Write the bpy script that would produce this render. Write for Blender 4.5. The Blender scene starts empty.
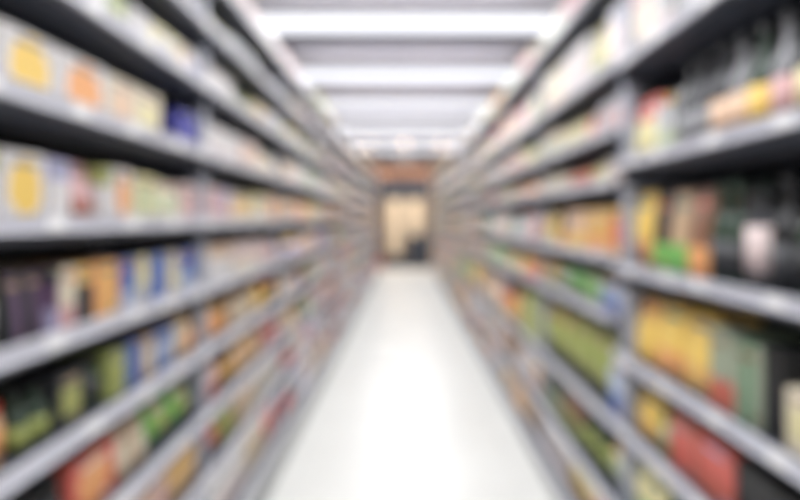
import bpy, bmesh, math, random
from mathutils import Vector, Matrix
random.seed(11)
PI = math.pi
scene = bpy.context.scene
C = scene.collection

# ------------------------------------------------------------------ colour and materials
def lin(c):
    if isinstance(c, str):
        c = tuple(int(c[i:i+2], 16) / 255 for i in (0, 2, 4))
    return tuple((v / 12.92 if v <= .04045 else ((v + .055) / 1.055) ** 2.4) for v in c) + (1.0,)

COL = {  # everyday colour names -> sRGB
 'white': 'e4e1e0', 'cream': 'ece0c4', 'pale pink': 'ecd6d2', 'pink': 'dba8a8', 'peach': 'efc8a4', 'orange': 'f7a650',
 'amber': 'edb850', 'yellow': 'fbd048', 'pale yellow': 'ece2a4', 'lime': 'b4b860', 'olive': 'a6b254', 'green': '74c450',
 'pale green': 'c8d6ac', 'dark green': '34493a', 'teal': '5b8f85', 'sage': 'a0ac92', 'sea green': '5f8f68', 'blue': '3f6cc0', 'deep blue': '1a1fa6', 'pale blue': 'b4c6e2',
 'lavender': 'b9b4dc', 'purple': '6a4a72', 'grey': '8f9094', 'pale grey': 'c6c8c8', 'charcoal': '3a3c40', 'black': '1c1e20',
 'red': 'e24c30', 'brick red': 'cf5a3c', 'brown': '8a5a3c', 'dark brown': '46342c', 'tan': 'c8a67c', 'red-brown': 'a8583c'}

def node_mat(name, rough=.5, metal=0.0, spec=.5):
    m = bpy.data.materials.new(name); m.use_nodes = True
    nt = m.node_tree; b = nt.nodes['Principled BSDF']
    b.inputs['Roughness'].default_value = rough
    b.inputs['Metallic'].default_value = metal
    b.inputs['Specular IOR Level'].default_value = spec
    return m, nt, b

def paint(name, col, rough=.5, metal=0.0, var=.06, scale=14.0, spec=.5):
    m, nt, b = node_mat(name, rough, metal, spec)
    tc = nt.nodes.new('ShaderNodeTexCoord'); n = nt.nodes.new('ShaderNodeTexNoise')
    n.inputs['Scale'].default_value = scale; n.inputs['Detail'].default_value = 3
    nt.links.new(tc.outputs['Object'], n.inputs['Vector'])
    mx = nt.nodes.new('ShaderNodeMix'); mx.data_type = 'RGBA'
    c = lin(col)
    mx.inputs[6].default_value = tuple(v * (1 - var) for v in c[:3]) + (1,)
    mx.inputs[7].default_value = tuple(min(1, v * (1 + var)) for v in c[:3]) + (1,)
    nt.links.new(n.outputs['Fac'], mx.inputs[0]); nt.links.new(mx.outputs[2], b.inputs['Base Color'])
    return m

def emit(name, col, strength):
    m = bpy.data.materials.new(name); m.use_nodes = True
    nt = m.node_tree; nt.nodes.clear()
    o = nt.nodes.new('ShaderNodeOutputMaterial'); e = nt.nodes.new('ShaderNodeEmission')
    e.inputs[0].default_value = lin(col); e.inputs[1].default_value = strength
    nt.links.new(e.outputs[0], o.inputs[0]); return m

_dm = {}
def design(base, accent=None, style='plain', rough=.42):
    """printed packaging: two inks laid out over the pack (procedural, from Generated coordinates)"""
    key = (base, accent, style, rough)
    if key in _dm: return _dm[key]
    m, nt, b = node_mat('print_%s_%s_%s' % key[:3], rough)
    N = nt.nodes.new; L = nt.links.new
    tc = N('ShaderNodeTexCoord'); sp = N('ShaderNodeSeparateXYZ'); L(tc.outputs['Generated'], sp.inputs[0])
    def mth(op, a, c=None):
        n = N('ShaderNodeMath'); n.operation = op
        for i, v in enumerate((a, c)):
            if v is None: continue
            if isinstance(v, (int, float)): n.inputs[i].default_value = v
            else: L(v, n.inputs[i])
        return n.outputs[0]
    gx, gz = sp.outputs[0], sp.outputs[2]
    nz = N('ShaderNodeTexNoise'); nz.inputs['Scale'].default_value = 7; L(tc.outputs['Generated'], nz.inputs['Vector'])
    wob = mth('MULTIPLY', mth('SUBTRACT', nz.outputs['Fac'], .5), .22)
    gxw, gzw = mth('ADD', gx, wob), mth('ADD', gz, wob)
    def band(v, a, c): return mth('MULTIPLY', mth('GREATER_THAN', v, a), mth('LESS_THAN', v, c))
    f = None
    if style == 'blob':
        dx = mth('DIVIDE', mth('SUBTRACT', gxw, .5), .36); dz = mth('DIVIDE', mth('SUBTRACT', gzw, .5), .42)
        f = mth('LESS_THAN', mth('ADD', mth('MULTIPLY', dx, dx), mth('MULTIPLY', dz, dz)), 1)
    elif style == 'low': f = mth('LESS_THAN', gzw, .38)
    elif style == 'top': f = mth('GREATER_THAN', gzw, .66)
    elif style == 'stripe': f = band(gx, .3, .7)
    elif style == 'panel': f = mth('MULTIPLY', band(gx, .14, .86), band(gz, .2, .72))
    elif style == 'diag': f = mth('GREATER_THAN', mth('ADD', gxw, gzw), 1.05)
    c0 = N('ShaderNodeMix'); c0.data_type = 'RGBA'
    c0.inputs[6].default_value = lin(COL[base]); c0.inputs[7].default_value = lin(COL[accent or base])
    if f is not None: L(f, c0.inputs[0])
    else: c0.inputs[0].default_value = 0
    n2 = N('ShaderNodeTexNoise'); n2.inputs['Scale'].default_value = 22; L(tc.outputs['Generated'], n2.inputs['Vector'])
    hsv = N('ShaderNodeHueSaturation'); hsv.inputs['Saturation'].default_value = .88; L(mth('ADD', mth('MULTIPLY', n2.outputs['Fac'], .24), .88), hsv.inputs['Value'])
    out = c0.outputs[2]
    if style != 'plain':                                   # a printed bar and a small square emblem, no lettering
        rng = random.Random(base + str(accent) + style)
        bar = mth('MULTIPLY', band(gx, .2, .8), band(gz, .80, .87))
        em = mth('MULTIPLY', band(gx, .70, .86), band(gz, .06, .15))
        c1 = N('ShaderNodeMix'); c1.data_type = 'RGBA'; L(mth('MAXIMUM', bar, em), c1.inputs[0]); L(out, c1.inputs[6])
        c1.inputs[7].default_value = lin(COL[rng.choice(['grey', 'lavender', 'brick red', 'teal', 'brown', 'white', 'tan'])]); out = c1.outputs[2]
    L(out, hsv.inputs['Color']); L(hsv.outputs[0], b.inputs['Base Color'])
    _dm[key] = m; return m

# ------------------------------------------------------------------ mesh helpers
def box(bm, x0, x1, y0, y1, z0, z1, mi=0, bevel=0.0, seg=2):
    vs = [bm.verts.new(p) for p in ((x0,y0,z0),(x1,y0,z0),(x1,y1,z0),(x0,y1,z0),(x0,y0,z1),(x1,y0,z1),(x1,y1,z1),(x0,y1,z1))]
    fs = [bm.faces.new([vs[i] for i in q]) for q in ((3,2,1,0),(4,5,6,7),(0,1,5,4),(1,2,6,5),(2,3,7,6),(3,0,4,7))]
    for f in fs: f.material_index = mi
    if bevel > 0:
        es = list({e for f in fs for e in f.edges})
        r = bmesh.ops.bevel(bm, geom=es, offset=bevel, segments=seg, affect='EDGES', profile=.5)
        for f in r['faces']: f.material_index = mi

def lathe(bm, prof, seg=20, mi=0, close=True):
    rings = []
    for r, z in prof:
        if r <= 1e-6: rings.append([bm.verts.new((0, 0, z))])
        else: rings.append([bm.verts.new((r*math.cos(2*PI*i/seg), r*math.sin(2*PI*i/seg), z)) for i in range(seg)])
    for a, b in zip(rings, rings[1:]):
        for i in range(seg):
            j = (i + 1) % seg
            if len(a) == 1 and len(b) == 1: continue
            if len(a) == 1: f = bm.faces.new((a[0], b[j], b[i]))
            elif len(b) == 1: f = bm.faces.new((a[i], a[j], b[0]))
            else: f = bm.faces.new((a[i], a[j], b[j], b[i]))
            f.material_index = mi; f.smooth = True

def loft(bm, secs, mi=0, smooth=True):
    """secs: list of closed loops with the same number of points"""
    rings = [[bm.verts.new(p) for p in s] for s in secs]
    n = len(rings[0])
    for a, b in zip(rings, rings[1:]):
        for i in range(n):
            j = (i + 1) % n
            f = bm.faces.new((a[i], a[j], b[j], b[i])); f.material_index = mi; f.smooth = smooth
    f = bm.faces.new(list(reversed(rings[0]))); f.material_index = mi
    f = bm.faces.new(rings[-1]); f.material_index = mi

def rod(bm, p, q, r, seg=10, mi=0):
    p, q = Vector(p), Vector(q); d = (q - p)
    u = d.orthogonal().normalized(); v = d.normalized().cross(u)
    ra = [bm.verts.new(p + r*(u*math.cos(2*PI*i/seg) + v*math.sin(2*PI*i/seg))) for i in range(seg)]
    rb = [bm.verts.new(w.co + d) for w in ra]
    for i in range(seg):
        j = (i+1) % seg; f = bm.faces.new((ra[i], ra[j], rb[j], rb[i])); f.smooth = True; f.material_index = mi
    bm.faces.new(list(reversed(ra))).material_index = mi; bm.faces.new(rb).material_index = mi

def mesh(name, bm, mats):
    bmesh.ops.recalc_face_normals(bm, faces=bm.faces)
    me = bpy.data.meshes.new(name); bm.to_mesh(me); bm.free()
    for m in (mats if isinstance(mats, (list, tuple)) else [mats]): me.materials.append(m)
    return me

def obj(name, me, parent=None, loc=None, rz=0):
    o = bpy.data.objects.new(name, me); C.objects.link(o)
    if parent is not None: o.parent = parent
    if loc is not None: o.location = loc
    if rz: o.rotation_euler = (0, 0, rz)
    return o

def quick(name, mats, parent, fn, loc=None, rz=0):
    bm = bmesh.new(); fn(bm); return obj(name, mesh(name, bm, mats), parent, loc, rz)

def tag(o, label, cat, group=None):
    o['label'] = label; o['category'] = cat
    if group: o['group'] = group
    return o

def empty(name, loc, rz=0):
    o = bpy.data.objects.new(name, None); C.objects.link(o); o.location = loc; o.rotation_euler = (0, 0, rz)
    o.empty_display_size = .05; return o

def struct(o): o['kind'] = 'structure'; return o

ORD = ['first', 'second', 'third', 'fourth', 'fifth', 'sixth', 'seventh', 'eighth', 'ninth', 'tenth', 'eleventh', 'twelfth',
       'thirteenth', 'fourteenth', 'fifteenth', 'sixteenth', 'seventeenth', 'eighteenth', 'nineteenth', 'twentieth']

# ------------------------------------------------------------------ room shell
H_CEIL = 3.55
Z_LAMP = 3.30
Y0, Y1, XW = -3.2, 17.9, 3.6

def floor_material():
    m, nt, b = node_mat('polished_floor_tile', .34, 0, .22)
    N = nt.nodes.new; L = nt.links.new
    tc = N('ShaderNodeTexCoord'); br = N('ShaderNodeTexBrick')
    br.offset = 0; br.inputs['Scale'].default_value = 1.0
    br.inputs['Brick Width'].default_value = .6; br.inputs['Row Height'].default_value = .6
    br.inputs['Mortar Size'].default_value = .0025; br.inputs['Mortar Smooth'].default_value = .3
    br.inputs['Color1'].default_value = lin('e9e9e4'); br.inputs['Color2'].default_value = lin('e4e4df'); br.inputs['Mortar'].default_value = lin('c9c9c4')
    L(tc.outputs['Object'], br.inputs['Vector'])
    nz = N('ShaderNodeTexNoise'); nz.inputs['Scale'].default_value = 3.5; nz.inputs['Detail'].default_value = 6
    L(tc.outputs['Object'], nz.inputs['Vector'])
    hs = N('ShaderNodeHueSaturation'); mr = N('ShaderNodeMapRange')
    mr.inputs[3].default_value = .95; mr.inputs[4].default_value = 1.04
    L(nz.outputs['Fac'], mr.inputs[0]); L(mr.outputs[0], hs.inputs['Value']); L(br.outputs['Color'], hs.inputs['Color'])
    L(hs.outputs[0], b.inputs['Base Color'])
    mr2 = N('ShaderNodeMapRange'); mr2.inputs[3].default_value = .24; mr2.inputs[4].default_value = .34
    L(nz.outputs['Fac'], mr2.inputs[0]); L(mr2.outputs[0], b.inputs['Roughness'])
    return m

def ceiling_material():
    m, nt, b = node_mat('ceiling_tile', .8, 0, .2)
    N = nt.nodes.new; L = nt.links.new
    tc = N('ShaderNodeTexCoord'); br = N('ShaderNodeTexBrick'); br.offset = 0
    br.inputs['Scale'].default_value = 1; br.inputs['Brick Width'].default_value = .6; br.inputs['Row Height'].default_value = .6
    br.inputs['Mortar Size'].default_value = .008
    br.inputs['Color1'].default_value = lin('d2cfd6'); br.inputs['Color2'].default_value = lin('cbc8d0'); br.inputs['Mortar'].default_value = lin('b0adb6')
    L(tc.outputs['Object'], br.inputs['Vector']); L(br.outputs['Color'], b.inputs['Base Color'])
    return m

M = {
 'rail': paint('price_rail_plastic', 'cfd0d9', .35),
 'shelf': paint('charcoal_shelf_enamel', '40444f', .45),
 'post': paint('post_grey_enamel', 'b4b8c4', .4),
 'back': paint('back_panel_charcoal', '484c57', .6),
 'kick': paint('kick_plate_grey', '9a9c9e', .4),
 'tagp': paint('price_tag_paper', 'f6f6f6', .5),
 'wall': paint('wall_plaster', 'd6d2d0', .8),
 'tanwall': paint('tan_wall', 'dccdc2', .8),
 'beam': paint('ceiling_beam_grey', '8f8d9a', .7),
 'housing': paint('lamp_housing_white', 'e6e6ea', .4),
 'lamp': emit('lamp_diffuser', 'f6f7ff', 1.5),
 'warm': emit('fill_spot_glow', 'ffd8b0', 70.0),  # glow of the added warm fill spots
 'dark': paint('dark_slate', '343a46', .5),
 'door': paint('cream_door', 'e6d4b8', .4),
 'tan': paint('tan_wood', '6f6052', .5), 'brown': paint('brown_wood', 'a87c62', .5),
 'red': paint('red_plastic', 'c0392f', .4),
 'steel': paint('dull_steel', '9a9ca0', .35, .8),
 'amber': paint('amber_board', 'e0ac70', .6),
 'paleboard': paint('pale_board', 'dfe2de', .6),
}
struct(quick('floor', floor_material(), None, lambda b: box(b, -XW, XW, Y0, Y1, -.1, 0)))
struct(quick('ceiling', ceiling_material(), None, lambda b: box(b, -XW, XW, Y0, Y1, H_CEIL, H_CEIL + .1)))
struct(quick('wall_left', M['wall'], None, lambda b: box(b, -XW - .1, -XW, Y0, Y1, 0, H_CEIL)))
struct(quick('wall_right', M['wall'], None, lambda b: box(b, XW, XW + .1, Y0, Y1, 0, H_CEIL)))
struct(quick('wall_back', M['tanwall'], None, lambda b: box(b, -XW, XW, Y1, Y1 + .1, 0, H_CEIL)))
struct(quick('wall_front', M['wall'], None, lambda b: box(b, -XW, XW, Y0 - .1, Y0, 0, H_CEIL)))

P_DOWN, P_FILL = 54, 3.4
LIGHT_Y = [5.52 + 1.98 * k for k in range(-4, 6)]
for n, y in enumerate(LIGHT_Y):
    if y > .5:
        struct(quick('trim_%d' % (n + 1), M['beam'], None,
              lambda b: box(b, -XW, XW, y - .80, y - .58, H_CEIL - .09, H_CEIL, 0, .008)))
lamp_house = lamp_diff = None
vis = [y for y in LIGHT_Y if y > 4.5]
for y in LIGHT_Y:
    r = empty('ceiling_light', (0.02, y, Z_LAMP))
    if lamp_house is None:
        def hs(b):
            box(b, -1.45, 1.45, -.19, .19, .02, .07, 0, .006)
            for s in (-1, 1): box(b, -1.45, 1.45, s*.175 - .015, s*.175 + .015, -.012, .02)
            for s in (-1, 1): box(b, s*1.435 - .015, s*1.435 + .015, -.16, .16, -.012, .02)
        bm = bmesh.new(); hs(bm); lamp_house = mesh('housing', bm, M['housing'])
        bm = bmesh.new(); box(bm, -1.418, 1.418, -.15, .15, -.075, .018, 0, .012); lamp_diff = mesh('diffuser', bm, M['lamp'])
    obj('housing', lamp_house, r); obj('diffuser', lamp_diff, r)
    for sx in (-1.1, 1.1):
        quick('suspension_rod', M['housing'], r, lambda b: rod(b, (sx, 0, .07), (sx, 0, H_CEIL - Z_LAMP - .001), .006))
    for nm, dz, rx, pw in (('lamp_down', -.085, 0, P_DOWN), ('ceiling_fill', .085, PI, P_FILL)):   # light from the diffuser, plus an upward fill added to brighten the ceiling
        ld = bpy.data.lights.new(nm, 'AREA'); ld.shape = 'RECTANGLE'; ld.size = 2.8; ld.size_y = .3; ld.energy = pw; ld.color = (.98, .98, 1.0)
        lo = bpy.data.objects.new(nm, ld); C.objects.link(lo); lo.parent = r; lo.location = (0, 0, dz); lo.rotation_euler = (rx, 0, 0)
    if y > 4.5:
        lab = 'long white ceiling light across the aisle, %s back from the front' % ORD[vis.index(y)]
    else:
        lab = 'long white ceiling light across the aisle above the nearest shelving bays'
        if y < .5: lab = 'long white ceiling light over the near end of the aisle, behind the view'
        if y < -1: lab = 'long white ceiling light by the near wall, farthest behind the view'
        if y > 3: lab = 'long white ceiling light just above the top edge of the view'
    tag(r, lab, 'ceiling light', 'ceiling lights over the aisle')

# ------------------------------------------------------------------ shelving units
XL, XR = -.667, .734          # front planes of the two gondola runs
D0, BAY, NB = .80, 1.26, 11
DEPTH = .45
LEFT_Z = [.225, .506, .724, .948, 1.160, 1.386, 1.618, 1.852, 2.062, 2.262]
RIGHT_A = [.125, .372, .675, .919, 1.228, 1.587, 1.935, 2.295]
RIGHT_B = [.125, .372, .666, 1.040, 1.257, 1.530, 1.716, 1.950, 2.295]
def zs(side, k):
    if side < 0: return LEFT_Z
    return RIGHT_A if k == 0 else RIGHT_B

# unit frame: local x along the run (0..BAY), local y from the front (0) to the back (DEPTH), z up
def shelf_mesh(base):
    bm = bmesh.new()
    box(bm, .027, BAY - .027, .012, DEPTH - .03, -.03, 0, 0, .004)
    for i in range(1, 4):                                   # rolled stiffening ribs under the plate
        box(bm, .05, BAY - .05, .1*i, .1*i + .02, -.042, -.03)
    if not base:
        for s in (.03, BAY - .048): box(bm, s, s + .018, .03, DEPTH - .03, -.07, -.03, 0, .003)   # end brackets
    return mesh('shelf', bm, M['shelf'])
def rail_fn(bm):
    x0, x1 = .004, BAY - .004                               # C-section price channel
    box(bm, x0, x1, .006, .012, -.016, .018, 0, .0015)
    box(bm, x0, x1, 0, .008, .013, .018, 0, .001)
    box(bm, x0, x1, 0, .008, -.016, -.011, 0, .001)
SHELF, SHELF0 = shelf_mesh(False), shelf_mesh(True)
bm = bmesh.new(); rail_fn(bm); RAIL = mesh('price_rail', bm, M['rail'])
bm = bmesh.new(); box(bm, -.03, .03, .001, .0055, -.0105, .0125, 0, .001); TAG = mesh('price_tag', bm, M['tagp'])
bm = bmesh.new(); box(bm, 0, BAY, .035, .06, 0, .085, 0, .004); box(bm, 0, BAY, .028, .035, .0, .012); KICK = mesh('kick_plate', bm, M['kick'])
def kick_mesh(h):
    bm = bmesh.new(); box(bm, .001, BAY - .001, .02, .04, 0.004, h, 0, .004); box(bm, .001, BAY - .001, .012, .02, 0.004, .02, 0, .002)
    return mesh('kick_plate', bm, M['kick'])
KICKS = {-1: kick_mesh(LEFT_Z[0] - .05), 1: kick_mesh(RIGHT_A[0] - .045)}
TOPZ = {-1: 2.30, 1: 2.36}
def post_mesh(h):
    bm = bmesh.new()
    box(bm,   .0015, .0245, .046, .09, 0.003, h, 0, .003)
    box(bm, .0015, .0245, DEPTH - .05, DEPTH - .012, 0.003, h, 0, .003)
    for z in (.3, .9, 1.5, 2.1): box(bm, .006, .02, .09, DEPTH - .05, z, z + .03)        # ties between front and rear column
    return mesh('upright_post', bm, M['post'])
POST = {s: post_mesh(TOPZ[s]) for s in (-1, 1)}
def back_mesh(h):
    bm = bmesh.new(); box(bm, .0, BAY, DEPTH - .01, DEPTH, .01, h)
    for i in range(6): box(bm, .0, BAY, DEPTH - .013, DEPTH - .01, .05 + i*(h/6), .06 + i*(h/6))
    return mesh('back_panel', bm, M['back'])
BACK = {s: back_mesh(TOPZ[s]) for s in (-1, 1)}

def unit_xf(side, k):
    # returns location and rotation so that local x runs along the aisle, local y into the gondola
    if side < 0: return (XL, D0 + BAY*k, 0), PI/2          # local x -> +Y, local y -> -X
    return (XR, D0 + BAY*(k + 1), 0), -PI/2                # local x -> -Y, local y -> +X
SIDE = {-1: 'left', 1: 'right'}
for side in (-1, 1):
    for k in range(NB):
        loc, rz = unit_xf(side, k)
        u = empty('shelving_unit', loc, rz)
        where = 'nearest' if k == 0 else ('farthest' if k == NB - 1 else ORD[k])
        tag(u, 'grey metal shelving unit with charcoal shelves, %s along the %s side of the aisle' % (where, SIDE[side]),
            'shelving unit', 'shelving units on the %s side' % SIDE[side])
        obj('upright_post', POST[side], u)
        obj('upright_post', POST[side], u, (BAY - .026, 0, 0))
        obj('back_panel', BACK[side], u)
        obj('kick_plate', KICKS[side], u)
        for i, z in enumerate(zs(side, k)):
            s = obj('shelf', SHELF0 if i == 0 else SHELF, u, (0, 0, z + .004))
            r_ = obj('price_rail', RAIL, s, (0, 0, 0)); r_['label'] = 'pale grey price rail along the shelf edge'
            if k < 4:
                n = (5, 4, 3, 3)[k]
                for j in range(n):
                    x = BAY * (j + .5 + random.uniform(-.28, .28)) / n
                    obj('price_tag', TAG, s, (x, 0, 0))

# ------------------------------------------------------------------ products (front at local y=0, x centred, base at z=0)
LIDM = {c: paint('lid_' + c, COL[c], .35) for c in ('white', 'black', 'red', 'amber', 'dark green', 'yellow', 'blue')}
GLASS = {}
def glass(c):
    if c not in GLASS: GLASS[c] = paint('glass_' + c, COL[c], .12, 0, .04, 8, .6)
    return GLASS[c]
TIN = M['steel']
_mc = {}
def cached(key, name, mats, fn):
    if key not in _mc:
        bm = bmesh.new(); fn(bm); _mc[key] = mesh(name, bm, mats)
    return _mc[key]

def ring(w, d, y0, z, n=4):
    """superellipse section of a pouch, centred at y0"""
    out = []
    for i in range(20):
        a = 2*PI*i/20; c, s = math.cos(a), math.sin(a)
        out.append((w/2*math.copysign(abs(c)**(2/n), c), y0 + d/2*math.copysign(abs(s)**(2/n), s), z))
    return out

def parts_of(kind, w, h, d, m, base, lid):
    """-> list of (part name, mesh); the first is the body"""
    key = (kind, round(w, 3), round(h, 3), round(d, 3), m.name, base, lid)
    if kind == 'food_box':
        def f(b):
            box(b, -w/2, w/2, 0, d, 0, h - .003, 0, .0025)
            box(b, -w/2 + .003, w/2 - .003, .004, d*.55, h - .004, h, 0, .001)      # tucked top flap
            box(b, -w/2 + .003, w/2 - .003, d*.57, d - .004, h - .004, h - .0012)
        return [('food_box', cached(key, 'food_box', m, f))]
    if kind == 'food_pouch':
        def f(b):
            loft(b, [ring(w*.90, d*.80, d/2, 0, 3), ring(w*.96, d, d/2, h*.06, 3), ring(w, d, d/2, h*.25, 3), ring(w, d*.8, d/2, h*.55, 3),
                     ring(w*.99, d*.42, d/2, h*.78, 4), ring(w*.97, .008, d/2, h*.90, 6), ring(w*.97, .005, d/2, h, 6)])
        return [('food_pouch', cached(key, 'food_pouch', m, f))]
    if kind == 'snack_bag':
        def f(b):
            loft(b, [ring(w*.94, .006, d/2, 0, 6), ring(w*.94, .008, d/2, h*.07, 6), ring(w*.99, d*.62, d/2, h*.17, 3), ring(w, d, d/2, h*.36, 2.6),
                     ring(w, d, d/2, h*.62, 2.6), ring(w*.99, d*.62, d/2, h*.84, 3), ring(w*.94, .008, d/2, h*.93, 6), ring(w*.94, .006, d/2, h, 6)])
        return [('snack_bag', cached(key, 'snack_bag', m, f))]
    if kind == 'carton':
        def f(b):
            hb = h*.78
            box(b, -w/2, w/2, 0, d, 0, hb, 0, .002)
            v = [b.verts.new(p) for p in ((-w/2,.001,hb-.001),(w/2,.001,hb-.001),(w/2,d-.001,hb-.001),(-w/2,d-.001,hb-.001),(-w/2,d/2,h*.93),(w/2,d/2,h*.93))]
            for q in ((0,1,5,4),(2,3,4,5),(1,2,5),(3,0,4)): b.faces.new([v[i] for i in q])
            box(b, -w/2, w/2, d/2 - .003, d/2 + .003, h*.92, h, 0, .001)
        ps = [('carton', cached(key, 'carton', m, f))]
        def cap(b):
            bm2 = b; lathe(bm2, [(0,0),(.013,0),(.013,.012),(.011,.014),(0,.014)], 14)
            bmesh.ops.rotate(bm2, verts=bm2.verts, cent=(0,0,0), matrix=Matrix.Rotation(math.radians(50), 3, 'X'))
            bmesh.ops.translate(bm2, verts=bm2.verts, vec=(0, d*.25, h*.86))
        ps.append(('cap', cached(('ccap', round(d,3), round(h,3), lid), 'cap', LIDM[lid], cap)))
        return ps
    r = w/2
    def mv(b): bmesh.ops.translate(b, verts=b.verts, vec=(0, r, 0))
    if kind == 'bottle':
        def body(b):
            lathe(b, [(0,.004),(r*.8,0),(r,.006),(r,h*.52),(r*.96,h*.57),(r*.66,h*.66),(r*.42,h*.73),(r*.36,h*.80),(r*.36,h*.93),(r*.42,h*.935),(r*.42,h*.955),(0,h*.955)]); mv(b)
        def cap(b): lathe(b, [(r*.44,h*.90),(r*.44,h*.99),(r*.40,h),(0,h)], 16); mv(b)
        def lab(b): lathe(b, [(r+.0002,h*.10),(r+.0012,h*.10),(r+.0012,h*.44),(r+.0002,h*.44)], 24); mv(b)
        return [('bottle_body', cached(key+('b',), 'bottle_body', glass(base), body)),
                ('cap', cached(key+('c',), 'cap', LIDM[lid], cap)), ('paper_label', cached(key+('l',), 'paper_label', m, lab))]
    if kind == 'jar':
        def body(b): lathe(b, [(0,.003),(r*.85,0),(r*.98,.006),(r,h*.12),(r,h*.70),(r*.9,h*.80),(r*.82,h*.83),(r*.82,h*.94),(0,h*.94)]); mv(b)
        def cap(b): lathe(b, [(r*.84,h*.84),(r*.90,h*.845),(r*.90,h*.98),(r*.86,h),(0,h)], 24); mv(b)
        def lab(b): lathe(b, [(r+.0002,h*.18),(r+.0012,h*.18),(r+.0012,h*.66),(r+.0002,h*.66)], 24); mv(b)
        return [('jar_body', cached(key+('b',), 'jar_body', glass(base), body)),
                ('lid', cached(key+('c',), 'lid', LIDM[lid], cap)), ('paper_label', cached(key+('l',), 'paper_label', m, lab))]
    if kind == 'tin_can':
        def body(b): lathe(b, [(0,.004),(r*.92,.004),(r*.95,0),(r,.002),(r,.007),(r*.965,.010),(r*.965,h-.010),(r,h-.007),(r,h-.002),(r*.95,h),(r*.92,h-.004),(0,h-.004)], 22); mv(b)
        def lab(b): lathe(b, [(r*.966,.012),(r*.975,.012),(r*.975,h-.012),(r*.966,h-.012)], 24); mv(b)
        return [('can_body', cached(key+('b',), 'can_body', TIN, body)), ('paper_label', cached(key+('l',), 'paper_label', m, lab))]
    if kind == 'tub':
        def body(b): lathe(b, [(0,.002),(r*.76,0),(r*.80,.006),(r*.93,h*.86),(0,h*.86)], 22); mv(b)
        def cap(b): lathe(b, [(r*.92,h*.84),(r,h*.85),(r,h*.96),(r*.96,h),(r*.9,h*.985),(0,h*.985)], 24); mv(b)
        return [('tub_body', cached(key+('b',), 'tub_body', m, body)), ('lid', cached(key+('c',), 'lid', LIDM[lid], cap))]

CAT = {'food_box': 'box', 'food_pouch': 'pouch', 'snack_bag': 'bag', 'carton': 'carton', 'bottle': 'bottle', 'jar': 'jar', 'tin_can': 'can', 'tub': 'tub'}
STYLE_W = {'blob': 'patch', 'low': 'base', 'top': 'top', 'stripe': 'stripe', 'panel': 'panel', 'diag': 'corner'}
KIND_N = {}
def shelf_word(i, n):
    if i == 0: return 'lowest shelf'
    if i == n - 1: return 'top shelf'
    return ORD[i] + ' shelf up'

_joined = {}
def joined(key, name, parts):
    """one mesh with the same shapes, for copies too small to show their parts"""
    if key in _joined: return _joined[key]
    bm = bmesh.new(); mats = []
    for i, (_, me) in enumerate(parts):
        n0 = len(bm.faces); bm.from_mesh(me); bm.faces.ensure_lookup_table()
        for f in bm.faces[n0:]: f.material_index = i
        mats.append(me.materials[0])
    me = bpy.data.meshes.new(name); bm.to_mesh(me); bm.free()
    for m in mats: me.materials.append(m)
    _joined[key] = me; return me

def place(side, k, i, a, w, h, d, kind, base, accent, style, lid, nth, back=0, setb=.058):
    """a = distance along the aisle of the middle of the pack"""
    z = zs(side, k)[i] + .0045
    rr = w/2
    if k > 1: setb = .03
    yoff = setb + back
    loc = (XL - yoff, a, z) if side < 0 else (XR + yoff, a, z)
    rz = PI/2 if side < 0 else -PI/2
    if kind in ('bottle', 'jar'):
        m = design(accent or 'white', None, 'plain'); desc = '%s %s with %s label' % (base, CAT[kind], accent or 'white')
    elif kind == 'tin_can':
        m = design(base, accent, style); desc = base + ' tin can'
    else:
        m = design(base, accent, style); desc = base + ' ' + CAT[kind]
        if accent and style != 'plain': desc += ' with %s %s' % (accent, STYLE_W[style])
    ps = parts_of(kind, w, h, d, m, base, lid)
    n = len(zs(side, k))
    bay = ('nearest %s bay' if k == 0 else ('farthest %s bay' if k == NB - 1 else ORD[k] + ' %s bay')) % SIDE[side]
    pos = ('behind ' if back else '') + ORD[nth] + ' along'
    label = '%s, %s %s, %s' % (desc, pos, shelf_word(i, n), bay)
    group = '%s on the %s side shelves' % ({'box': 'boxes'}.get(CAT[kind], CAT[kind].rstrip('y') + 's' if CAT[kind] != 'pouch' else 'pouches'), SIDE[side])
    jit = random.uniform(-.03, .03) if k < 3 else 0
    if k < 2 and len(ps) > 1:
        r = empty(kind, loc, rz + jit * .3)
        for nm, me in ps: obj(nm, me, r)
    else:
        key = tuple(me.name for _, me in ps)
        r = obj(kind, ps[0][1] if len(ps) == 1 else joined(key, kind, ps), None, loc, rz + jit * .3)
    tag(r, label, CAT[kind], group)
    if len(label.replace('-',' ').split()) > 16: print('LONG', label)
    KIND_N[kind] = KIND_N.get(kind, 0) + 1
    return r

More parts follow.
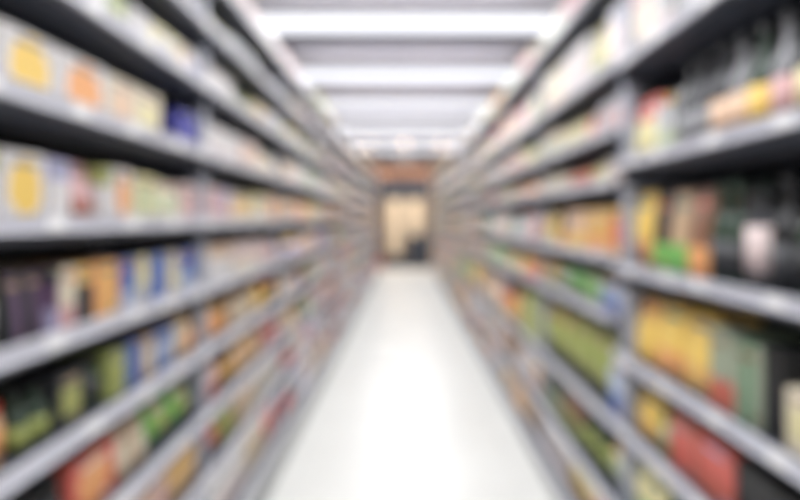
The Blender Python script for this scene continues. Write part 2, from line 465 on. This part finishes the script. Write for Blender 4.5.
DEP = {'food_box': .20, 'food_pouch': .085, 'snack_bag': .10, 'carton': None, 'bottle': None, 'jar': None, 'tin_can': None, 'tub': None}
ROUND = ('bottle', 'jar', 'tin_can', 'tub', 'carton')
LIDS = ['white', 'black', 'red', 'amber', 'dark green', 'yellow']
def row(side, k, i, items):
    """items: (from, to, kind, height, base, accent, style, count) - distances along the aisle, near to far"""
    nth = 0
    z = zs(side, k); top = (z[i+1] - .082 - z[i]) if i + 1 < len(z) else .30
    for it in items:
        a0, a1, kind, h, base, accent, style = it[:7]
        if k == 0: a0, a1 = [a*1.035 if a < 1.6 else 1.656 + (a - 1.6)*1.16 for a in (a0, a1)]
        if k == 1: a0, a1 = [2.09 + (a - 1.99)*1.10 for a in (a0, a1)]
        cnt = it[7] if len(it) > 7 else 1
        h = min(h, top - .012)
        p = (a1 - a0) / cnt
        lid = it[8] if len(it) > 8 else random.choice(LIDS)
        for c in range(cnt):
            w = p - .006
            hh = h
            if kind in ROUND: w = min(w, .6*h if kind in ('bottle',) else 1.1*h, .13)
            d = DEP[kind] or w
            if kind == 'food_box': d = .17 + .03 * (i % 3)
            if kind == 'food_pouch': d = min(.09, w*.7)
            if kind == 'snack_bag': d = min(.11, w*.6)
            mid = a0 + p*(c + .5)
            place(side, k, i, mid, w, hh, d, kind, base, accent, style, lid, nth)
            if k < 2 and (kind in ROUND or kind in ('food_pouch',)):
                place(side, k, i, mid, w, hh, d, kind, base, accent, style, lid, nth, back=d + .012)
            nth += 1

B, P, S, K, T, J, N_, U = 'food_box', 'food_pouch', 'snack_bag', 'carton', 'bottle', 'jar', 'tin_can', 'tub'
L, R = -1, 1
# ---- nearest left unit (visible from about 1.0 m to its far post at 1.95 m)
row(L,0,9, [(1.00,1.28,B,.15,'white','pale pink','blob'),(1.29,1.58,B,.15,'cream',None,'plain'),(1.59,1.90,B,.15,'white','pink','stripe')])
row(L,0,8, [(1.05,1.28,B,.12,'pale grey','white','panel',2),(1.30,1.56,K,.12,'lavender','white','low',3),(1.58,1.90,B,.12,'pale yellow','white','top',2)])
row(L,0,7, [(.95,1.22,B,.12,'white','pale grey','low',2),(1.23,1.36,B,.12,'pale grey','white','panel'),(1.36,1.46,B,.125,'pale green','lime','stripe'),
            (1.47,1.60,B,.125,'white','pale pink','low'),(1.60,1.76,B,.125,'pale yellow','white','panel'),(1.76,1.84,B,.12,'cream','peach','blob'),(1.84,1.92,B,.12,'lavender','white','top')])
row(L,0,6, [(.84,.995,B,.140,'white','lavender','low'),(1.0,1.165,B,.142,'white','yellow','blob'),(1.17,1.365,B,.142,'white','orange','blob'),
            (1.37,1.50,B,.138,'cream','peach','blob'),(1.505,1.655,B,.138,'cream','pale yellow','panel'),(1.76,1.91,B,.13,'deep blue',None,'plain',2)])
row(L,0,5, [(.88,.995,B,.145,'white','lime','top'),(1.0,1.135,B,.145,'white','yellow','blob'),(1.14,1.215,B,.135,'white','lavender','top'),
            (1.22,1.32,P,.140,'pink','red-brown','low'),(1.325,1.385,B,.135,'white','lime','top'),(1.39,1.49,B,.138,'white','orange','blob'),
            (1.495,1.635,B,.13,'pale yellow','pale green','blob',2),(1.64,1.79,P,.125,'cream','pale green','panel',2),(1.795,1.91,B,.125,'pale pink','pink','blob')])
row(L,0,4, [(.92,1.015,J,.145,'pale yellow','white','plain',1,'white'),(1.02,1.135,P,.15,'charcoal','purple','stripe',2),(1.14,1.17,K,.15,'purple','lavender','low'),
            (1.175,1.235,B,.15,'cream','pink','low'),(1.24,1.30,B,.15,'charcoal','amber','top'),(1.305,1.42,B,.155,'orange','amber','stripe'),
            (1.43,1.51,B,.15,'blue','pale blue','low'),(1.515,1.59,B,.15,'pale yellow','pale grey','low'),(1.595,1.69,B,.15,'blue',None,'plain'),
            (1.70,1.775,B,.15,'cream','pale yellow','panel'),(1.78,1.90,B,.15,'blue','pale blue','low')])
row(L,0,3, [(.95,1.035,J,.135,'peach','orange','plain',1,'red'),(1.045,1.155,T,.14,'dark green','olive','plain',2,'black'),(1.165,1.265,B,.14,'charcoal','lime','panel'),
            (1.27,1.36,J,.135,'dark green','charcoal','plain',1,'black'),(1.365,1.455,B,.14,'olive','lime','stripe'),(1.46,1.535,B,.14,'blue',None,'plain'),
            (1.54,1.62,B,.14,'tan','cream','panel'),(1.625,1.735,B,.14,'blue','pale blue','panel'),(1.74,1.82,B,.135,'cream','tan','low'),(1.825,1.91,P,.14,'orange','amber','top')])
row(L,0,2, [(1.06,1.20,J,.13,'black','charcoal','plain',2,'black'),(1.21,1.40,B,.14,'red','orange','blob'),(1.405,1.585,P,.14,'tan','cream','panel',2),
            (1.59,1.875,S,.15,'green','lime','stripe',2)])
row(L,0,1, [(1.25,1.46,P,.14,'pale pink','white','panel',2),(1.47,1.70,B,.14,'peach','pink','blob',2),(1.71,1.90,B,.14,'amber','tan','low')])
row(L,0,0, [(1.4,1.9,B,.2,'white','pale pink','blob',3)])
# ---- second left unit (1.97 - 3.11 m)
row(L,1,9, [(1.99,2.35,B,.15,'white','pale pink','low'),(2.37,2.72,B,.15,'pale pink',None,'plain'),(2.74,3.08,B,.15,'white','cream','panel')])
row(L,1,8, [(1.99,2.26,K,.12,'pale yellow','lime','top',3),(2.28,2.68,B,.12,'pale grey','white','panel',3),(2.70,3.08,P,.12,'cream','pale green','low',3)])
row(L,1,7, [(1.99,2.3,B,.12,'white','lavender','low',2),(2.32,2.6,P,.125,'pale green','lime','blob',2),(2.62,2.8,B,.12,'pale yellow','amber','blob'),(2.82,3.08,B,.12,'white','pink','low',2)])
row(L,1,6, [(1.99,2.4,B,.135,'white','pale pink','low',3),(2.42,2.7,B,.135,'pale pink','peach','blob',2),(2.72,3.08,P,.13,'cream','peach','low',3)])
row(L,1,5, [(1.99,2.16,B,.13,'pale pink','pink','panel'),(2.17,2.27,B,.13,'lavender','pink','low'),(2.28,2.6,P,.13,'cream','amber','blob',3),(2.62,2.86,B,.13,'pale yellow','white','panel',2),(2.88,3.08,B,.13,'peach','orange','blob',2)])
row(L,1,4, [(1.99,2.3,B,.14,'white','peach','top',3),(2.32,2.7,B,.14,'pale pink','cream','low',3),(2.72,3.08,P,.13,'white','pink','blob',3)])
row(L,1,3, [(1.99,2.24,P,.15,'orange','amber','top',2),(2.25,2.6,B,.14,'tan','cream','panel',2),(2.61,2.84,P,.14,'amber','yellow','panel',2),(2.86,3.08,J,.13,'dark green','amber','plain',2)])
row(L,1,2, [(1.99,2.12,B,.14,'pink','brick red','low'),(2.13,2.32,J,.14,'brown','amber','plain',2,'black'),(2.33,2.78,P,.145,'amber','peach','panel',3),(2.80,3.08,B,.14,'pink','red','blob',2)])
row(L,1,1, [(1.99,2.16,S,.15,'red','orange','low'),(2.17,2.36,P,.145,'lime','olive','top',2),(2.37,2.62,B,.14,'peach','cream','panel',2),(2.63,3.08,B,.15,'cream','white','panel',3)])
row(L,1,0, [(1.99,2.46,B,.2,'white','pale pink','low',3),(2.48,2.78,B,.19,'cream','tan','blob',2),(2.80,3.08,P,.19,'pale pink','red','blob',2)])
# ---- nearest right unit
row(R,0,7, [(1.0,1.44,B,.2,'pale green','pale grey','panel',2),(1.45,1.9,B,.2,'pale grey','pale green','blob',2)])
row(R,0,6, [(1.10,1.38,B,.2,'cream',None,'plain',2),(1.44,1.62,B,.24,'pale grey','pale grey','panel',2),(1.66,1.75,K,.24,'pale grey','pale pink','low'),(1.755,1.91,B,.24,'pale pink','cream','panel',2)])
row(R,0,5, [(.93,1.155,T,.275,'charcoal','pale yellow','plain',3,'black'),(1.16,1.235,T,.28,'grey','pink','plain',1,'black'),(1.24,1.315,T,.275,'dark green','yellow','plain',1,'black'),
            (1.32,1.395,T,.28,'grey','peach','plain',1,'black'),(1.40,1.475,T,.28,'charcoal','peach','plain',1,'black'),(1.49,1.64,T,.26,'charcoal','grey','plain',2,'black'),
            (1.65,1.745,K,.20,'pale grey','pale green','low'),(1.75,1.91,P,.21,'pale yellow','red','top',2)])
row(R,0,4, [(.98,1.155,T,.27,'dark green','black','plain',2,'black'),(1.16,1.235,T,.26,'black','charcoal','plain',1,'black'),(1.245,1.33,J,.23,'charcoal','pale pink','plain',1,'black'),(1.345,1.47,T,.26,'dark green','charcoal','plain',2,'dark green'),
            (1.48,1.59,P,.25,'brown','orange','low'),(1.595,1.69,P,.25,'tan','green','low'),(1.695,1.79,P,.25,'dark brown','green','low'),(1.80,1.915,S,.26,'yellow','orange','low')])
row(R,0,3, [(1.06,1.165,B,.13,'cream','pale yellow','panel'),(1.17,1.235,B,.2,'black',None,'plain'),(1.24,1.345,B,.19,'sage','sea green','stripe'),(1.35,1.455,B,.20,'sage','brick red','low'),
            (1.465,1.62,P,.215,'yellow','amber','low'),(1.625,1.77,P,.215,'yellow','orange','low'),(1.775,1.915,P,.215,'yellow','amber','top')])
row(R,0,2, [(1.02,1.34,B,.17,'black',None,'plain',2),(1.345,1.51,B,.16,'red','brick red','low'),(1.515,1.665,B,.16,'brick red','red','blob'),(1.67,1.735,J,.14,'olive','pale green','plain',1,'dark green'),(1.74,1.91,P,.175,'yellow','amber','low')])  # black boxes added at the near end, standing in for shade on empty shelf
row(R,0,1, [(1.05,1.29,B,.18,'black','charcoal','low',2),(1.30,1.48,B,.2,'pink','peach','panel',2),(1.50,1.70,P,.21,'dark green','brown','low',2),(1.71,1.91,S,.22,'pale yellow','green','low',2)])
row(R,0,0, [(1.35,1.9,B,.16,'peach','tan','panel',4)])
# ---- second right unit
row(R,1,8, [(1.99,2.3,B,.19,'pale green','lime','blob',2),(2.32,2.7,B,.19,'pink','cream','low',2),(2.72,3.08,B,.19,'pale grey','pale green','panel',2)])
row(R,1,7, [(1.99,2.14,B,.25,'pale grey','pale pink','panel'),(2.15,2.34,P,.25,'pale yellow','lime','low',2),(2.35,2.7,B,.25,'pale grey','pale pink','blob',3),(2.71,3.08,B,.24,'cream','peach','low',3)])
row(R,1,6, [(1.99,2.2,B,.155,'pale grey','pink','panel',2),(2.21,2.27,K,.15,'pale grey','pink','low'),(2.28,2.42,P,.16,'orange','red','blob'),(2.43,2.72,P,.155,'pale yellow','lime','low',3),(2.73,3.08,B,.15,'cream','pale green','panel',3)])
row(R,1,5, [(1.99,2.16,B,.12,'cream','pale pink','panel'),(2.17,2.34,P,.125,'pale yellow','lime','panel',2),(2.35,2.64,S,.13,'orange','red','blob',2),(2.65,3.08,B,.12,'cream','pale green','low',3)])
row(R,1,4, [(1.99,2.13,B,.2,'yellow','red','blob'),(2.14,2.4,B,.2,'amber','orange','low',2),(2.41,2.66,B,.2,'peach','yellow','low',2),(2.68,2.84,P,.19,'dark brown','orange','low',2),(2.85,3.08,P,.18,'yellow','pale yellow','low',2)])
row(R,1,3, [(1.99,2.22,K,.15,'pale blue','blue','low',2),(2.23,2.44,P,.15,'pale green','green','blob',2),(2.45,2.68,N_,.13,'green','pale green','low',2),(2.69,2.88,J,.14,'olive','pale grey','plain',2),(2.89,3.08,P,.15,'amber','olive','low',2)])
row(R,1,2, [(1.99,2.14,K,.2,'pale blue','blue','low'),(2.15,2.62,S,.27,'olive','lime','low',3),(2.63,3.08,S,.26,'lime','olive','panel',3)])
row(R,1,1, [(1.99,2.14,S,.2,'pale green','amber','top'),(2.15,2.46,J,.17,'dark green','olive','plain',3,'black'),(2.47,2.78,P,.2,'brown','olive','low',3),(2.79,3.08,P,.2,'dark green','pale green','low',3)])
row(R,1,0, [(1.99,2.3,B,.16,'peach','pink','panel',2),(2.32,2.62,P,.17,'pale yellow','amber','low',3),(2.64,3.08,B,.16,'white','pale pink','low',3)])

# ---- the bays further down the aisle
PAL_L = {  # by shelf from the bottom
 'low': [('white','pale pink'),('pale pink','red'),('cream','tan'),('pink','brick red'),('white','pink'),('charcoal','red'),('pale grey','white'),('cream','amber'),('lavender','white')],
 'mid': [('peach','orange'),('cream','amber'),('pale pink','pink'),('orange','amber'),('tan','cream'),('blue','pale blue'),('pale yellow','lime'),('pink','red'),('white','lavender'),('amber','peach'),('pale green','green'),('charcoal','tan')],
 'high': [('white','pale pink'),('pale grey','white'),('cream','peach'),('pale yellow','amber'),('pale pink','pink'),('lavender','white'),('pale green','lime'),('white','pink')]}
PAL_R = {
 'low': [('cream','amber'),('amber','orange'),('pale grey','white'),('pink','peach'),('olive','lime'),('white','pale pink'),('tan','brown'),('pale yellow','amber')],
 'mid': [('peach','orange'),('cream','pale pink'),('yellow','amber'),('pale green','green'),('pale yellow','lime'),('pink','red-brown'),('orange','red'),('teal','pale green'),('brown','tan'),('pale grey','white')],
 'high': [('pink','cream'),('pale green','lime'),('pale grey','pale green'),('pale green','pink'),('pale yellow','lime'),('pale pink','peach'),('pale grey','white'),('white','pink'),('cream','orange')]}
GREYS = [('peach','pale pink'),('white','pale grey'),('tan','peach'),('pale grey','pink'),('red-brown','peach'),('cream','grey'),('charcoal','tan')]
STY = ['blob', 'low', 'top', 'stripe', 'panel', 'diag']
per = {2: 9, 3: 8, 4: 7, 5: 6, 6: 5, 7: 5, 8: 4, 9: 4, 10: 4}
for side in (L, R):
    for k in range(2, NB):
        z = zs(side, k); n = len(z)
        for i in range(n):
            lvl = 'low' if z[i] < .6 else ('mid' if z[i] < 1.5 else 'high')
            pal = (PAL_L if side < 0 else PAL_R)[lvl]
            gap = (z[i+1] - z[i] - .085) if i + 1 < n else (.16 if side < 0 else .2)
            cnt = per[k] if i + 1 < n else max(3, per[k] // 2)
            a, end = D0 + BAY*k + .03, D0 + BAY*(k + 1) - .03
            items, left = [], cnt
            pitch = (end - a) / cnt
            while left > 0:
                run = min(left, random.choice((1, 1, 2, 2, 3)))
                kind = random.choice((B, P, P, S, J, T, N_, U, K, S) if k < 6 and i + 1 < n else (S, K, U, J, B, N_, S) if i + 1 < n else (B, K, S, U))
                if kind in (T,) and gap < .17: kind = K
                if kind == S and gap < .14: kind = P
                base, acc = random.choice(pal)
                if k > 2 and random.random() < .3: base, acc = random.choice(GREYS)
                if side > 0 and z[i] < 1.0 and z[i] > .5 and k == 2: base, acc = random.choice([('amber', 'orange'), ('yellow', 'amber'), ('olive', 'lime'), ('dark green', 'amber')])
                h = gap * random.uniform(.78, .96)
                if kind in (J, N_, U): h = min(h, .15)
                if kind == J and base in ('white', 'cream', 'pale grey'): base = 'tan'
                items.append((a, a + pitch*run, kind, h, base, acc, random.choice(STY), run))
                a += pitch*run; left -= run
            row(side, k, i, items)

# ------------------------------------------------------------------ far end of the aisle
E = empty('display_cabinet', (0, 16.95, 0))
tag(E, 'cabinet with a dark header and two cream doors at the far end of aisle', 'cabinet')
def carc(b):
    box(b, -.85, .75, 0.03, .6, .08, 2.08, 0, .006)
    box(b, -.80, .70, .06, .58, 0.002, .08)
quick('carcass', M['tan'], E, carc)
def can(b):
    box(b, -.86, .76, .0, .6, 2.565, 2.95, 0, .008)
    for q in range(8): box(b, -.84 + q*.2, -.66 + q*.2, -.012, .001, 2.59, 2.93, 0, .004)
quick('canopy', M['brown'], E, can)
quick('header', M['dark'], E, lambda b: (box(b, -.86, .76, -.05, .6, 2.085, 2.55, 0, .015), box(b, -.87, .77, -.06, .61, 2.50, 2.56, 0, .01)))
for x0, x1 in ((-.45, -.12), (.12, .47)):
    def dr(b, x0=x0, x1=x1):
        box(b, x0, x1, .0, .028, .34, 1.98, 0, .005)
        for zz in (.42, 1.2): box(b, x0 + .05, x1 - .05, -.006, .001, zz, zz + .70, 0, .004)
    do = quick('door', M['door'], E, dr)
    quick('door_handle', M['steel'], do, lambda b, x1=x1: (rod(b, (x1-.03, -.03, 1.0), (x1-.03, -.03, 1.25), .008),
          rod(b, (x1-.03, -.03, 1.02), (x1-.03, .002, 1.02), .006), rod(b, (x1-.03, -.03, 1.23), (x1-.03, .002, 1.23), .006)))
def crate_fn(b):
    w, d, h = .30, .22, .31
    box(b, -w, w, -d, d, 0, .015)
    for s in (-1, 1):
        for q in range(4):
            z0 = .015 + q*.075
            box(b, -w, w, s*d - .008, s*d + .008, z0, z0 + .055); box(b, s*w - .008, s*w + .008, -d, d, z0, z0 + .055)
        for t in (-1, 1): box(b, s*w - .02, s*w + .02, t*d - .02, t*d + .02, 0, h, 0, .004)
bm = bmesh.new(); crate_fn(bm); CR = mesh('crate', bm, M['dark'])
for n, wd in enumerate(('bottom', 'middle', 'topmost')):
    tag(obj('crate', CR, None, (.42, 16.62, .003 + n*.3125)), 'dark slatted crate, %s of the stack before the far cabinet' % wd, 'crate', 'dark crates at the far end')
tag(obj('crate', CR, None, (-.245, 16.66, .003), .05), 'single dark slatted crate on the floor between basket and crate stack', 'crate', 'dark crates at the far end')
bk = empty('basket', (-.83, 16.66, .002))
tag(bk, 'small red shopping basket on the floor at the far end', 'basket')
def bsk(b):
    def rr(w, d, z): return [(w*x, d*y, z) for x, y in ((-1,-.8),(-.8,-1),(.8,-1),(1,-.8),(1,.8),(.8,1),(-.8,1),(-1,.8))]
    outer = [rr(.17, .11, 0), rr(.20, .135, .2), rr(.215, .15, .2), rr(.215, .15, .22), rr(.19, .125, .22), rr(.16, .10, .012)]
    loft(b, outer, 0, False)
quick('basket_body', M['red'], bk, bsk)
def hnd(b):
    pts = [Vector((.19*math.cos(t), 0, .21 + .13*math.sin(t))) for t in [PI*j/10 for j in range(11)]]
    for p, q in zip(pts, pts[1:]): rod(b, p, q, .007, 8)
quick('handle', M['dark'], bk, hnd)
sg = empty('hanging_sign', (-.02, 16.3, 2.98))
tag(sg, 'blank dark sign board hanging below the ceiling at the aisle end', 'sign')
quick('sign_board', M['dark'], sg, lambda b: box(b, -.70, .70, -.02, .02, 0, .25, 0, .006))
for s in (-.55, .55):
    quick('hanger', M['steel'], sg, lambda b, s=s: rod(b, (s, 0, .25), (s, 0, H_CEIL - 2.98), .006))
tag(quick('wall_board', M['amber'], None, lambda b: box(b, -1.62, -1.02, 17.86, 17.897, 2.55, 3.15, 0, .006)), 'amber board high on the tan wall above left shelving', 'board')
tag(quick('wall_board', M['paleboard'], None, lambda b: box(b, -2.3, -1.68, 17.86, 17.897, 2.45, 3.05, 0, .006)), 'pale board high on the tan wall, left of amber board', 'board')
for x in (-1.0, 0.0, 1.0):
    sp_ = empty('spotlight', (x, 16.0, H_CEIL))  # added fill fixtures that warm the far floor and wall
    tag(sp_, 'added warm spotlight over the cross aisle, %s of three' % {-1.0: 'left', 0.0: 'middle', 1.0: 'right'}[x], 'spotlight', 'warm spotlights')
    quick('spot_housing', M['housing'], sp_, lambda b: lathe(b, [(.06, -.06), (.075, -.06), (.075, -.003), (0, -.003)], 20))
    quick('spot_lens', M['warm'], sp_, lambda b: lathe(b, [(0, -.045), (.06, -.045), (.06, -.05), (0, -.05)], 20))

for o_ in [o for o in scene.objects if o.name.startswith('spotlight')]:
    ld = bpy.data.lights.new('fill_spot_beam', 'SPOT'); ld.energy = 90; ld.color = (1, .78, .55); ld.spot_size = 1.9; ld.spot_blend = .6; ld.shadow_soft_size = .05  # added warm fill for the aisle end
    lo = bpy.data.objects.new('fill_spot_beam', ld); C.objects.link(lo); lo.parent = o_; lo.location = (0, 0, -.07); lo.rotation_euler = (.25, 0, 0)

# ------------------------------------------------------------------ camera, world, view
F_PX = 578.0
cam_d = bpy.data.cameras.new('camera'); cam = bpy.data.objects.new('camera', cam_d); C.objects.link(cam)
cam.location = (0, 0, 1.40); cam.rotation_euler = (PI/2, 0, 0)
cam_d.sensor_width = 36.0; cam_d.lens = 36.0 * F_PX / 800
cam_d.shift_x = -5/800; cam_d.shift_y = -31/800
cam_d.clip_start = .01
cam_d.dof.use_dof = True; cam_d.dof.focus_distance = .13
cam_d.dof.aperture_fstop = 5.0; cam_d.dof.aperture_blades = 0
scene.camera = cam

w = bpy.data.worlds.new('world'); scene.world = w; w.use_nodes = True
w.node_tree.nodes['Background'].inputs[0].default_value = (.5, .52, .56, 1)
w.node_tree.nodes['Background'].inputs[1].default_value = .05
vs = scene.view_settings
vs.view_transform = 'Standard'; vs.look = 'None'; vs.gamma = 1; vs.use_curve_mapping = False; vs.exposure = 0.1
print('KINDS', KIND_N, sum(KIND_N.values()), 'objects', len(scene.objects))
